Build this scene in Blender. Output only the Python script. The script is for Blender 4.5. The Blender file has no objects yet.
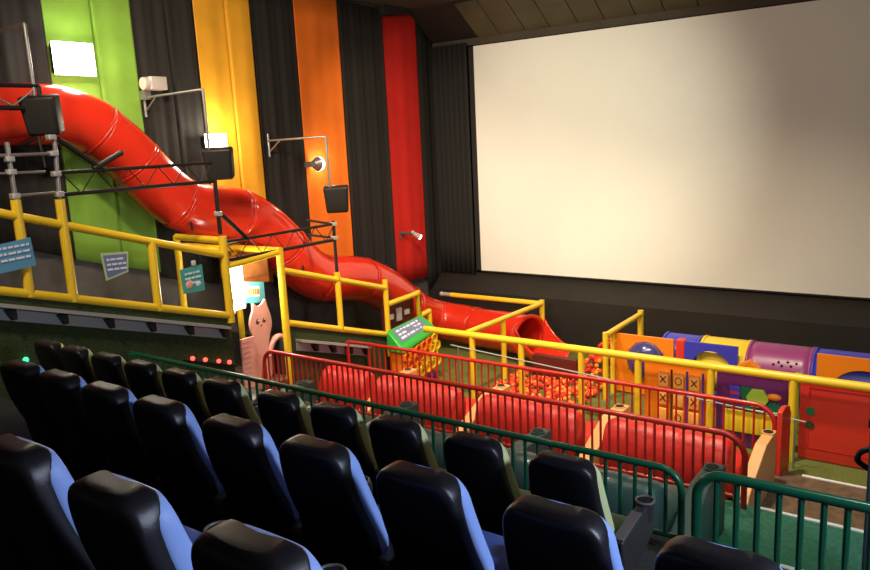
import bpy, bmesh, math, random
from mathutils import Vector as V, Matrix
random.seed(7)
H = 4.45                       # height of the camera above the front floor; everything below is written relative to the camera height
col = bpy.context.scene.collection
OFF = {}

# ------------------------------------------------------------------ materials
def mat(name, c, rough=.5, metal=0, bump=0, bscale=40, var=0, vscale=6, emit=None, es=0, coat=0, spec=.5, sheen=0, alpha=1, trans=0):
    m = bpy.data.materials.new(name); m.use_nodes = True
    nt = m.node_tree; b = nt.nodes['Principled BSDF']
    b.inputs['Base Color'].default_value = (*c, 1)
    b.inputs['Roughness'].default_value = rough
    b.inputs['Metallic'].default_value = metal
    b.inputs['Specular IOR Level'].default_value = spec
    b.inputs['Coat Weight'].default_value = coat
    b.inputs['Sheen Weight'].default_value = sheen
    b.inputs['Transmission Weight'].default_value = trans
    b.inputs['Alpha'].default_value = alpha
    if emit:
        b.inputs['Emission Color'].default_value = (*emit, 1); b.inputs['Emission Strength'].default_value = es
    tc = nt.nodes.new('ShaderNodeTexCoord')
    if var:
        n = nt.nodes.new('ShaderNodeTexNoise'); n.inputs['Scale'].default_value = vscale; n.inputs['Detail'].default_value = 5
        nt.links.new(tc.outputs['Object'], n.inputs['Vector'])
        r = nt.nodes.new('ShaderNodeMapRange'); r.inputs[1].default_value = .3; r.inputs[2].default_value = .7
        r.inputs[3].default_value = 1-var; r.inputs[4].default_value = 1+var
        nt.links.new(n.outputs['Fac'], r.inputs[0])
        mx = nt.nodes.new('ShaderNodeVectorMath'); mx.operation = 'SCALE'; mx.inputs[0].default_value = c
        nt.links.new(r.outputs[0], mx.inputs['Scale']); nt.links.new(mx.outputs[0], b.inputs['Base Color'])
    if bump:
        n = nt.nodes.new('ShaderNodeTexNoise'); n.inputs['Scale'].default_value = bscale; n.inputs['Detail'].default_value = 4
        nt.links.new(tc.outputs['Object'], n.inputs['Vector'])
        bp = nt.nodes.new('ShaderNodeBump'); bp.inputs['Strength'].default_value = bump; bp.inputs['Distance'].default_value = .02
        nt.links.new(n.outputs['Fac'], bp.inputs['Height']); nt.links.new(bp.outputs['Normal'], b.inputs['Normal'])
    return m
M = dict(
 black_cloth=mat('black_cloth',(.022,.020,.018),.85,bump=.2,bscale=90,spec=.25),
 green_cloth=mat('green_cloth',(.19,.36,.045),.8,bump=.15,bscale=60,var=.08,vscale=3,spec=.2),
 yellow_cloth=mat('yellow_cloth',(.80,.38,.025),.75,bump=.15,bscale=60,var=.06,vscale=3,spec=.2),
 orange_cloth=mat('orange_cloth',(.88,.19,.018),.8,bump=.15,bscale=60,var=.05,vscale=3,spec=.2),
 red_cloth=mat('red_cloth',(.62,.022,.016),.8,bump=.15,bscale=60,var=.05,vscale=3,spec=.2),
 dark_wall=mat('dark_wall',(.085,.077,.07),.8,var=.25,vscale=3),
 black_paint=mat('black_paint',(.012,.009,.006),.7,var=.2,vscale=2),
 ceiling=mat('ceiling_paint',(.05,.038,.022),.8,var=.15,vscale=2),
 plank=mat('plank_paint',(.07,.06,.028),.7,var=.18,vscale=1.5),
 screen=mat('screen_vinyl',(.78,.77,.69),.7,spec=.2,var=.015,vscale=1),
 carpet_dark=mat('dark_carpet',(.03,.03,.032),.95,bump=.4,bscale=200,var=.3,vscale=30),
 carpet_teal=mat('teal_carpet',(.035,.16,.10),.95,bump=.4,bscale=200,var=.25,vscale=20),
 carpet_brown=mat('brown_carpet',(.13,.075,.04),.95,bump=.4,bscale=200,var=.3,vscale=12),
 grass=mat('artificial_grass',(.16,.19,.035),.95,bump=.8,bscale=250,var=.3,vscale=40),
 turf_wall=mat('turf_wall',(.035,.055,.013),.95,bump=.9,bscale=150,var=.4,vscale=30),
 yellow=mat('yellow_paint',(.86,.56,.022),.35,spec=.5,coat=.2),
 red_plastic=mat('red_slide_plastic',(.68,.030,.012),.22,spec=.5,coat=.35,var=.05,vscale=2),
 red_metal=mat('red_rail_paint',(.42,.014,.010),.35,coat=.2),
 red_board=mat('red_board',(.62,.035,.018),.4),
 green_metal=mat('green_rail_paint',(.006,.10,.048),.3,coat=.3),
 black_metal=mat('black_metal',(.015,.014,.013),.45,metal=.3),
 steel=mat('steel',(.34,.32,.30),.4,metal=.7),
 bracket=mat('bracket_steel',(.6,.58,.54),.4,metal=.5),
 seat_shell=mat('seat_shell_vinyl',(.011,.010,.013),.36,bump=.12,bscale=300,spec=.5),
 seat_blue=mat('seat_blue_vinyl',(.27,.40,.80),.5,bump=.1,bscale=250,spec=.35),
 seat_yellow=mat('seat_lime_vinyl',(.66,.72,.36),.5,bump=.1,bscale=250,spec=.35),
 seat_blue_shaded=mat('seat_blue_vinyl_shaded',(.05,.12,.42),.5,bump=.1,bscale=250),  # same blue vinyl as the backs, with shade put into the colour
 arm=mat('arm_plastic',(.04,.036,.036),.35),
 arm_rim=mat('arm_rim',(.15,.13,.12),.3),
 hole=mat('cup_well',(.004,.004,.004),.8),
 red_vinyl=mat('red_lounger_vinyl',(.50,.018,.014),.45,coat=.05,bump=.5,bscale=7,var=.12,vscale=5),
 teal_vinyl=mat('teal_lounger_vinyl',(.035,.075,.07),.4,coat=.15,bump=.25,bscale=14),
 tan=mat('tan_laminate',(.70,.34,.13),.4,var=.05),
 teal_board=mat('grey_teal_laminate',(.045,.07,.06),.4),
 orange_plastic=mat('orange_plastic',(.90,.24,.012),.35,coat=.15),
 blue_plastic=mat('blue_plastic',(.045,.05,.50),.35,coat=.15),
 purple_plastic=mat('purple_plastic',(.13,.02,.13),.35,coat=.15),
 plum_plastic=mat('plum_plastic',(.30,.055,.20),.35,coat=.15),
 yellow_plastic=mat('yellow_plastic',(.88,.60,.03),.35,coat=.15),
 lime_plastic=mat('lime_plastic',(.38,.56,.05),.35,coat=.15),
 green_plastic=mat('green_plastic',(.03,.40,.05),.35,coat=.15),
 dkgreen_plastic=mat('dark_green_plastic',(.01,.14,.06),.4),
 amber_plastic=mat('amber_plastic',(.75,.33,.02),.4),
 dome=mat('blue_tinted_dome',(.10,.10,.45),.08,trans=.6,coat=.5),
 navy=mat('navy_plastic',(.006,.008,.05),.5),
 tile=mat('peach_tile',(.95,.40,.08),.4),
 ink=mat('brown_ink',(.10,.03,.015),.5),
 white=mat('white_print',(.75,.78,.85),.6),
 sign_blue=mat('sign_blue',(.10,.29,.46),.5),
 sign_slate=mat('sign_slate',(.16,.19,.36),.5),
 sign_edge=mat('sign_pale_edge',(.50,.58,.33),.5),
 sign_teal=mat('sign_teal',(.06,.36,.33),.5),
 sign_aqua=mat('sign_aqua',(.10,.46,.50),.5),
 pink=mat('pink_board',(.85,.40,.33),.5),
 pink_dark=mat('pink_board_dark',(.75,.28,.22),.5),
 lit_wall=mat('warm_lit_wall',(.48,.17,.045),.5,var=.2,vscale=8),  # warm light on the wall put into the colour
 maroon=mat('maroon_mat',(.10,.012,.008),.5),
 grey_trim=mat('grey_trim',(.34,.33,.31),.5),
 white_box=mat('beige_plastic',(.55,.50,.45),.45),
 lamp=mat('lamp_lens',(1,1,1),.5,emit=(1,.93,.80),es=14),
 lamp_soft=mat('lamp_lens_soft',(1,1,1),.5,emit=(1,.92,.78),es=6),
 lamp_tiny=mat('lamp_lens_small',(1,1,1),.5,emit=(1,.95,.8),es=4),
 led_red=mat('red_led',(.9,.1,.1),.5,emit=(1,.08,.05),es=2.2),
 led_green=mat('green_led',(.1,.9,.4),.5,emit=(.05,1,.35),es=1.6),
 nosing=mat('white_nosing',(.75,.72,.70),.5),
 slate=mat('slate_fabric',(.055,.075,.11),.7,bump=.3,bscale=120),
 ball=mat('ball_pit_foam',(.80,.16,.03),.5,var=.5,vscale=14),
)

# ------------------------------------------------------------------ mesh builder
class MB:
    def __init__(s): s.bm = bmesh.new()
    def _xf(s, vs, m):
        for v in vs: v.co = m @ v.co
    def box(s, lo, hi, rot=None, bevel=0):
        lo = V(lo); hi = V(hi)
        r = bmesh.ops.create_cube(s.bm, size=1); vs = r['verts']
        c = (lo+hi)/2; d = hi-lo
        m = Matrix.Translation(c) @ (rot if rot else Matrix()) @ Matrix.Diagonal((abs(d.x),abs(d.y),abs(d.z),1))
        s._xf(vs, m)
        if bevel:
            es = list({e for v in vs for e in v.link_edges})
            bmesh.ops.bevel(s.bm, geom=es, offset=bevel, segments=3, affect='EDGES', profile=.5)
        return s
    def cyl(s, p, q, r, r2=None, n=14):
        p = V(p); q = V(q); d = q-p; L = d.length
        k = bmesh.ops.create_cone(s.bm, cap_ends=True, segments=n, radius1=r, radius2=r if r2 is None else r2, depth=L)
        s._xf(k['verts'], Matrix.Translation((p+q)/2) @ d.to_track_quat('Z','Y').to_matrix().to_4x4()); return s
    def sph(s, c, r, n=12, sc=(1,1,1)):
        k = bmesh.ops.create_uvsphere(s.bm, u_segments=n, v_segments=max(6,n//2), radius=r)
        s._xf(k['verts'], Matrix.Translation(V(c)) @ Matrix.Diagonal((*sc,1))); return s
    def tube(s, pts, r, n=10, caps=True, radii=None):
        pts = [V(p) for p in pts]; rings = []; up = None
        for i,p in enumerate(pts):
            t = (pts[min(i+1,len(pts)-1)]-pts[max(i-1,0)]).normalized()
            if up is None:
                up = V((0,0,1)) if abs(t.z) < .9 else V((1,0,0))
            a = (up - t*up.dot(t)).normalized(); b = t.cross(a); up = a
            rr = radii[i] if radii else r
            rings.append([s.bm.verts.new(p + a*math.cos(2*math.pi*k/n)*rr + b*math.sin(2*math.pi*k/n)*rr) for k in range(n)])
        for A,B in zip(rings, rings[1:]):
            for k in range(n): s.bm.faces.new((A[k],A[(k+1)%n],B[(k+1)%n],B[k]))
        if caps: s.bm.faces.new(rings[0][::-1]); s.bm.faces.new(rings[-1])
        return s
    def prism(s, poly, axis, a, b):
        # poly: 2D points; axis 'x' -> (y,z), 'y' -> (x,z), 'z' -> (x,y); extruded from a to b along the axis
        def P(u,v,w): return {'x':(w,u,v),'y':(u,w,v),'z':(u,v,w)}[axis]
        A = [s.bm.verts.new(P(u,v,a)) for u,v in poly]; B = [s.bm.verts.new(P(u,v,b)) for u,v in poly]
        n = len(poly)
        s.bm.faces.new(A[::-1]); s.bm.faces.new(B)
        for k in range(n): s.bm.faces.new((A[k],A[(k+1)%n],B[(k+1)%n],B[k]))
        return s
    def grid(s, f, nu, nv, close_u=False, close_v=False):
        g = [[s.bm.verts.new(f(i,j)) for j in range(nv)] for i in range(nu)]
        for i in range(nu if close_u else nu-1):
            for j in range(nv if close_v else nv-1):
                s.bm.faces.new((g[i][j],g[(i+1)%nu][j],g[(i+1)%nu][(j+1)%nv],g[i][(j+1)%nv]))
        return g
    def holed(s, x0, x1, z0, z1, cx, cz, rx, rz, y0, y1, n=40, floor=None):
        # a board in the XZ plane with an elliptical hole; floor: hole bottoms out flat (arch)
        inner=[];outer=[]
        for k in range(n):
            a = 2*math.pi*k/n; c_,s_ = math.cos(a), math.sin(a)
            ix, iz = cx+rx*c_, cz+rz*s_
            if floor is not None and iz < floor: iz = floor
            t = min(((x1-cx) if c_>0 else (cx-x0))/max(abs(c_),1e-6), ((z1-cz) if s_>0 else (cz-z0))/max(abs(s_),1e-6))
            outer.append((cx+c_*t, cz+s_*t)); inner.append((ix,iz))
        for w in ((x0,z0),(x1,z0),(x1,z1),(x0,z1)):
            k = min(range(n), key=lambda q:(outer[q][0]-w[0])**2+(outer[q][1]-w[1])**2); outer[k]=w
        lay=[[s.bm.verts.new((p[0],y,p[1])) for p in L] for L,y in ((outer,y0),(inner,y0),(inner,y1),(outer,y1))]
        for a in range(4):
            A=lay[a];B=lay[(a+1)%4]
            for k in range(n): s.bm.faces.new((A[k],A[(k+1)%n],B[(k+1)%n],B[k]))
        return s
    def build(s, name, m, parent=None, smooth=True, solid=0, bevel=0):
        bm = s.bm
        bmesh.ops.recalc_face_normals(bm, faces=bm.faces)
        if parent is not None: o = OFF[parent.as_pointer()]
        else:
            xs=[v.co for v in bm.verts]
            o = V(((min(c.x for c in xs)+max(c.x for c in xs))/2,(min(c.y for c in xs)+max(c.y for c in xs))/2,min(c.z for c in xs)))
        for v in bm.verts: v.co -= o
        if smooth:
            for f in bm.faces: f.smooth = True
            for e in bm.edges:
                if len(e.link_faces)==2 and e.calc_face_angle(0) > .62: e.smooth = False
        me = bpy.data.meshes.new(name); bm.to_mesh(me); bm.free()
        me.materials.append(M[m] if isinstance(m,str) else m)
        ob = bpy.data.objects.new(name, me); col.objects.link(ob)
        if parent is not None: ob.parent = parent
        else: ob.location = o
        OFF[ob.as_pointer()] = o
        if bevel:
            md = ob.modifiers.new('bevel','BEVEL'); md.width = bevel; md.segments = 2; md.limit_method='ANGLE'
        if solid:
            md = ob.modifiers.new('solid','SOLIDIFY'); md.thickness = solid; md.offset = 0
        return ob
def tag(o, label, cat, group=None, kind=None):
    o['label']=label; o['category']=cat
    if group: o['group']=group
    if kind: o['kind']=kind
    return o
def thing(name, label, cat, loc, group=None):
    o = bpy.data.objects.new(name, None); col.objects.link(o); o.location = loc; o.empty_display_size=.1
    OFF[o.as_pointer()] = V(loc); return tag(o,label,cat,group)
def struct(o): o['kind']='structure'; return o
def copy_tree(o, parent=None):
    c = o.copy(); col.objects.link(c)
    if parent is not None: c.parent = parent
    for ch in list(o.children): copy_tree(ch, c)
    return c
def spline(P, k=8):
    P=[V(p) for p in P]; P=[P[0]*2-P[1]]+P+[P[-1]*2-P[-2]]; out=[]
    for i in range(1,len(P)-2):
        a,b,c,d=P[i-1:i+3]
        for j in range(k):
            t=j/k; out.append(.5*((2*b)+(c-a)*t+(2*a-5*b+4*c-d)*t*t+(3*b-a-3*c+d)*t**3))
    out.append(P[-2]); return out

# ------------------------------------------------------------------ room shell
XW=-10.42; XS=-8.6
def slab(name, y0, y1, z, m, x0=XS, x1=3.2, bottom=-4.75):
    return struct(MB().box((x0,y0,bottom),(x1,y1,z)).build(name, m, smooth=False))
slab('floor', -1.6, .8, -1.6, 'carpet_dark')
slab('floor', .8, 2.1, -2.02, 'carpet_dark')
slab('floor', 2.1, 3.45, -2.47, 'carpet_dark')
slab('floor', 3.45, 5.12, -2.97, 'carpet_dark')
slab('floor', 5.12, 7.24, -3.65, 'carpet_teal')
slab('floor', 7.24, 9.6, -4.28, 'carpet_brown')
slab('floor', 9.6, 14.6, -4.45, 'grass')
slab('floor', 10.5, 14.6, -4.45, 'grass', XW, XS)
for y,z in ((5.12,-2.97),(7.24,-3.65),(9.6,-4.28)):
    struct(MB().box((-1.55,y-.045,z),(3.2,y-.0,z+.012)).build('trim_1','nosing',smooth=False))
struct(MB().box((XW-.15,-1.6,-4.75),(XW,15.1,2.9)).build('wall_left','dark_wall',smooth=False))
struct(MB().box((XW,14.9,-4.75),(3.2,15.1,2.9)).build('wall_front','black_paint',smooth=False))
struct(MB().box((XW,-1.6,2.78),(3.2,13.55,2.9)).build('ceiling','ceiling',smooth=False))
# sloping boarded part of the ceiling above the screen, with board joints as grooves
m=MB(); x=-9.1
sl=[(13.55,2.71),(14.5,2.08)]
k=0
while x<3.2:
    w=.62 if k%2 else .56
    m.prism([(13.55,2.715),(14.5,2.085),(14.5,2.14),(13.58,2.80)],'x',x+.012,min(x+w-.012,3.2)); x+=w; k+=1
struct(m.build('ceiling','plank',smooth=False))
struct(MB().prism([(13.56,2.74),(14.5,2.12),(14.9,2.12),(14.9,2.88),(13.56,2.88)],'x',XW,3.2).build('ceiling','black_paint',smooth=False))
struct(MB().box((XW,14.42,1.99),(3.2,14.55,2.14)).build('trim_2','ceiling',smooth=False))
# black sloping sill and stage front below the screen
struct(MB().prism([(14.5,-3.03),(13.95,-3.40),(13.95,-4.45),(14.9,-4.45),(14.9,-3.03)],'x',XW,3.2).build('trim_3','black_paint',smooth=False))

# screen with frame
t=thing('projection_screen','huge cream cinema screen filling the front wall','screen',(-4.3,14.45,-3.02))
MB().box((-9.21,14.40,-2.985),(.6,14.42,1.965)).build('screen_surface','screen',t,smooth=False)
f=MB(); f.box((-9.35,14.41,-3.02),(-9.21,14.5,2.0)).box((.6,14.41,-3.02),(.74,14.5,2.0)).box((-9.35,14.41,1.965),(.74,14.5,1.99)).box((-9.35,14.41,-3.02),(.74,14.5,-2.985))
f.build('screen_frame','black_cloth',t,smooth=False)

# ------------------------------------------------------------------ curtains
def curtain(y0,y1,zt,zb,m,label,amp,lam,x=XW+.10,seams=()):
    n=max(30,int((y1-y0)*42)); ph=random.random()*6
    def f(i,j):
        u=i/(n-1); y=y0+(y1-y0)*u; v=j/13
        top=zt[0]+(zt[1]-zt[0])*u; bot=zb[0]+(zb[1]-zb[0])*u
        dx=amp*(math.sin(y*2*math.pi/lam+ph)+.45*math.sin(y*2*math.pi/(lam*.43)+ph*2+v*.8))*(.55+.45*v)
        for s in seams: dx-= .05*math.exp(-((y-s-.03*v)/.018)**2)
        return V((x+dx, y, top+(bot-top)*v))
    b=MB(); b.grid(f,n,14)
    o=b.build('curtain',m,solid=.008)
    return tag(o,label,'curtain')
curtain(2.6,5.53,(2.76,2.76),(-.3,-1.40),'black_cloth','black wall curtain left of the lime green one, at the left edge',.022,.42)
curtain(5.55,6.85,(2.76,2.76),(-1.42,-1.82),'green_cloth','lime green wall curtain behind the top of the red slide',.016,.85,seams=(6.25,))
curtain(6.87,7.96,(2.76,2.76),(-1.9,-2.2),'black_cloth','black wall curtain between the green and the yellow ones',.026,.38,seams=(7.45,))
curtain(7.98,9.14,(2.76,2.76),(-2.1,-2.4),'yellow_cloth','yellow wall curtain lit by a floodlight',.014,.8,seams=(8.62,))
curtain(9.16,10.16,(2.76,2.76),(-2.5,-2.75),'black_cloth','black wall curtain between the yellow and the orange ones',.022,.40)
curtain(10.18,11.33,(2.76,2.76),(-2.8,-2.95),'orange_cloth','orange wall curtain with a small lit lamp on it',.010,.9)
curtain(11.35,12.66,(2.76,2.70),(-3.0,-3.1),'black_cloth','black wall curtain between the orange and the red ones',.018,.42)
curtain(12.68,13.83,(2.56,2.74),(-3.05,-3.12),'red_cloth','bright red wall curtain nearest the screen',.012,.9)
curtain(13.85,14.42,(2.70,2.3),(-3.4,-3.4),'black_cloth','black wall curtain in the corner right of the red one',.014,.45)
struct(MB().prism([(12.6,2.56),(13.9,2.74),(13.9,2.78),(12.6,2.78)],'x',XW,XW+.24).build('trim_4','black_paint',smooth=False))
# pleated masking drape left of the screen
def drape(i,j):
    u=i/89; x=-10.3+.95*u
    return V((x, 14.36+.05*math.sin(u*2*math.pi*7)-.01, 2.05-(2.05+3.06)*j/7))
b=MB(); b.grid(drape,90,8); tag(b.build('masking_drape','black_cloth',solid=.008),'black pleated drape hanging along the left edge of the screen','drape')

# ------------------------------------------------------------------ green half walls, ramp and light troughs on the left
def botA(y): return -1.38-.311*(y-3.72)
def topA(y): return -.55-.311*(y-3.85)
def botB(y): return -2.67-.319*(y-7.81)
def topB(y): return -1.85-.3025*(y-7.83)
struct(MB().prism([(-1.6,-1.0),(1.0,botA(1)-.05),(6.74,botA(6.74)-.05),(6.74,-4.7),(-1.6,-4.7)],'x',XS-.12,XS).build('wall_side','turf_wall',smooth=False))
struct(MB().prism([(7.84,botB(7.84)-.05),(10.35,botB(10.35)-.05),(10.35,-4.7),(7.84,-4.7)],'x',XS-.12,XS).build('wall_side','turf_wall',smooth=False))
struct(MB().prism([(-1.6,-.4),(6.74,botA(6.74)-.10),(6.74,-4.7),(-1.6,-4.7)],'x',XW,XS-.12).build('floor','carpet_dark',smooth=False))
struct(MB().prism([(7.84,botB(7.84)-.3),(10.5,botB(10.5)-.3),(10.5,-4.7),(7.84,-4.7)],'x',XW,XS-.12).build('floor','carpet_dark',smooth=False))
struct(MB().box((XW,6.74,-4.7),(XS,7.84,-3.55)).build('floor','carpet_brown',smooth=False))

def trough(y0,y1,za,zb,nb,label):
    t=thing('light_trough',label,'light trough',(XS+.06,(y0+y1)/2,(za+zb)/2))
    z=lambda y: za+(zb-za)*(y-y0)/(y1-y0)
    MB().prism([(y0,z(y0)+.09),(y1,z(y1)+.09),(y1,z(y1)+.05),(y0,z(y0)+.05)],'x',XS,XS+.16).build('top_ledge','grey_trim',t,smooth=False)
    MB().prism([(y0,z(y0)+.04),(y1,z(y1)+.04),(y1,z(y1)-.10),(y0,z(y0)-.10)],'x',XS+.005,XS+.03).build('back_plate','grey_trim',t,smooth=False)
    for k in range(nb):
        y=y0+(y1-y0)*(k+.96)/nb
        MB().prism([(y-.10,z(y)+.05),(y,z(y)+.05),(y,z(y)-.07),(y-.04,z(y)-.07)],'x',XS+.031,XS+.12).build('bracket','black_metal',t,smooth=False)
trough(1.6,6.62,-.94,-2.53,9,'long grey light trough on the green wall under the upper yellow stair rail')
trough(7.95,9.55,-3.05,-3.56,4,'short grey light trough on the green wall right of the pink cat doorway')

# led strips
def leds(ys,zf,m,label,name='step_light'):
    t=thing(name,label,'light',(XS+.03,sum(ys)/len(ys),zf(ys[0])-.05))
    MB().prism([(ys[0]-.12,zf(ys[0]-.12)-.03),(ys[-1]+.12,zf(ys[-1]+.12)-.03),(ys[-1]+.12,zf(ys[-1]+.12)-.055),(ys[0]-.12,zf(ys[0]-.12)-.055)],'x',XS,XS+.05).build('mount','black_metal',t,smooth=False)
    for y in ys: MB().sph((XS+.04,y,zf(y)),.032).build('bulb',m,t)
leds([6.02,6.22,6.44,6.62],lambda y:-2.76-.36*(y-6.02),'led_red','strip of four small red lights at the foot of the green wall')
leds([3.86],lambda y:-2.16-.33*(y-3.75),'led_green','small green light on the green wall beside the leftmost blue seats')
leds([4.86],lambda y:-2.55,'led_green','single small green light behind the lime cushioned seats, left one')
leds([5.32],lambda y:-2.66,'led_green','single small green light behind the lime cushioned seats, right one')

# ------------------------------------------------------------------ yellow pipework
YR=.05
def pipe(p,q,name,t,r=YR,m='yellow'):
    return MB().cyl(p,q,r).build(name,m,t)
def jointed(t,pts,name='top_rail',r=YR,m='yellow'):
    b=MB()
    for p,q in zip(pts,pts[1:]): b.cyl(p,q,r)
    for p in pts[1:-1]: b.sph(p,r*1.02)
    return b.build(name,m,t)
t=thing('stair_railing','upper yellow pipe railing along the left wall, carrying the blue sign','railing',(XS,4,botA(4)))
pipe((XS,1.0,topA(1)),(XS,6.75,topA(6.75)),'top_rail',t)
pipe((XS,1.0,botA(1)),(XS,6.75,botA(6.75)),'bottom_rail',t)
for y,zt in ((4.03,-.42),(4.52,-.46),(5.62,topA(5.62)),(2.9,topA(2.9)),(1.6,topA(1.6))):
    pipe((XS,y,zt),(XS,y,botA(y)-.03),'post',t,.055)
t=thing('stair_railing','lower yellow pipe railing between the doorway and the honeycomb box','railing',(XS,9,botB(9)))
pipe((XS,7.8,topB(7.8)),(XS,10.22,topB(10.22)),'top_rail',t)
pipe((XS,7.8,botB(7.8)),(XS,10.22,botB(10.22)),'bottom_rail',t)
pipe((XS,9.0,-2.07),(XS,9.0,botB(9)-.03),'post',t)
pipe((XS,10.22,-2.42),(XS,10.22,botB(10.22)-.4),'post',t)
t=thing('door_frame','yellow pipe doorway frame around the pink cat board','frame',(-9.1,7.25,-3.6))
pipe((XS,6.75,-1.18),(XS,6.75,-2.42),'post',t,.06)
pipe((XS,7.78,-1.50),(XS,7.78,-3.65),'post',t,.058)
pipe((-9.62,7.75,-1.50),(-9.62,7.75,-3.55),'post',t)
pipe((-9.62,6.72,-1.20),(-9.62,6.72,-3.55),'post',t)
pipe((XS,6.75,-1.62),(XS,7.78,-1.55),'top_rail',t)
pipe((-9.62,7.75,-1.53),(XS,7.78,-1.53),'top_rail',t)
pipe((-9.62,6.72,-1.22),(XS,6.75,-1.24),'top_rail',t)
pipe((-9.62,6.72,-1.35),(-9.62,7.75,-1.55),'top_rail',t)
t=thing('step_railing','short stepped yellow pipe rail right behind the honeycomb box','railing',(XS,11.2,-4.4))
jointed(t,[(XS,10.22,-2.88),(XS,11.17,-2.85),(XS,11.17,-3.30),(XS,11.5,-3.27),(XS,11.5,-4.45)])
pipe((XS,11.17,-2.80),(XS,11.17,-4.45),'post',t)

# play pen fence
YF=10.35; ZF=-3.28
t=thing('pen_fence','long yellow pipe fence along the front of the play area','fence',(-4,YF,-4.45))
pipe((-7.86,YF,ZF),(.6,YF,ZF),'top_rail',t,.058)
for x in (-6.86,-5.91,-4.85,-3.94,-2.89,-1.83,-.72,.4):
    pipe((x,YF,ZF),(x,YF,-4.45),'post',t,.052)
t=thing('pipe_frame','yellow pipe frame around the foot of the red slide','frame',(-8,12,-4.45))
jointed(t,[(-7.0,YF+.06,-3.27),(-7.03,13.2,-3.33),(-9.25,13.2,-3.33)])
pipe((-7.03,13.2,-3.26),(-7.03,13.2,-4.45),'post',t,.055)
pipe((-7.02,11.65,-3.27),(-7.02,11.65,-4.45),'post',t,.052)
MB().cyl((-9.26,13.2,-3.33),(-9.46,13.2,-3.33),.045).sph((-9.5,13.2,-3.33),.055).build('end_cap','bracket',t)
t=thing('pipe_frame','yellow pipe frame left of the orange bubble panel','frame',(-5,12,-4.45))
jointed(t,[(-4.92,11.45,-3.33),(-4.98,13.2,-3.35)])
pipe((-4.92,11.45,-3.28),(-4.92,11.45,-4.45),'post',t,.05)
pipe((-4.98,13.2,-3.28),(-4.98,13.2,-4.45),'post',t,.055)
pipe((-4.94,11.8,-3.34),(-4.94,11.8,-4.45),'post',t,.045)

# ------------------------------------------------------------------ red tube slide
SR=.375
path=[(-9.95,2.2,.62),(-9.93,3.6,.59),(-9.92,4.62,0.57),(-9.90,4.98,0.57),(-9.88,5.36,0.55),(-9.86,5.74,0.42),(-9.84,6.02,0.20),(-9.83,6.26,-0.03),(-9.81,6.48,-0.29),(-9.79,6.74,-0.57),(-9.77,7.07,-0.81),(-9.75,7.52,-0.93),(-9.73,8.00,-1.03),(-9.71,8.41,-1.27),(-9.69,8.78,-1.60),(-9.67,9.08,-1.93),(-9.65,9.39,-2.20),(-9.64,9.76,-2.38),(-9.62,10.27,-2.47),(-9.60,10.75,-2.59),(-9.58,11.28,-2.84),(-9.56,11.80,-3.20),(-9.56,12.35,-3.56),(-9.48,12.78,-3.78),(-9.20,13.0,-3.88),(-8.80,13.05,-3.91),(-8.34,13.02,-3.94),(-7.66,12.92,-3.92),(-7.10,12.74,-3.90)]
full=spline(path,6)
def rad(p):
    y=p.y
    if y<6: return .375
    if y<8.5: return .375+.045*(y-6)/2.5
    if y<11.5: return .42
    return max(.40,.42-.02*(y-11.5)/1.3)
t=thing('tube_slide','long red wavy tube slide running down the left wall','slide',(-9.0,9,-4.4))
def hollow(pts,name):
    b=MB(); b.tube(pts,0,40,caps=False,radii=[rad(p) for p in pts]); return b.build(name,'red_plastic',t,solid=.02)
cuts=[0,18,32,44,58,72,86,100,114,128,142,154,len(full)-1]
for a,b_ in zip(cuts,cuts[1:]):
    hollow(full[a:b_+1],'tube_section')
    if a:
        p,q=full[a],full[a+1]; d=(q-p).normalized()
        b=MB(); b.tube([p-d*.018,p+d*.018],rad(p)+.010,40,caps=False); b.build('flange','red_plastic',t,solid=.012)
# mouth ring and open exit trough
e=full[-1]; D=V((.94,-.34,0)); N=V((.34,.94,0)); SR=.40
def ring(i,j):
    a=2*math.pi*i/40; q=j*math.pi/4; rr=SR+.045*math.sin(q)
    return e+D*(.03+.045*math.cos(q))+N*(rr*math.cos(a))+V((0,0,rr*math.sin(a)))
b=MB(); b.grid(ring,40,8,True,True); b.build('mouth_rim','red_plastic',t)
def scoop(i,j):
    u=i/19; ang=math.pi*(1+j/27); c=math.cos(ang); sn=math.sin(ang)
    wide=SR*(1+.10*u); side=abs(c)
    z=e.z+SR*sn+ (.30*(1-u)**2.6)*max(0,(side-.7)/.3)**1.5 - .16*u*side
    return e+D*(.04+.68*u)+N*(wide*c)+V((0,0,max(z,-4.41)-e.z))
b=MB(); b.grid(scoop,20,28); b.build('exit_trough','red_plastic',t,solid=.03)
for (x,y,z0) in ((-9.9,4.9,.15),(-9.8,6.9,-.9),(-9.6,8.9,-1.95),(-9.42,10.9,-2.8)):
    b=MB(); b.cyl((x+.28,y,z0+.12),(x+.34,y,z0-.25),.02); b.cyl((x+.28,y,z0+.12),(x+.12,y-.16,z0+.02),.02)
    b.build('hanger','black_metal',t)

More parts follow.
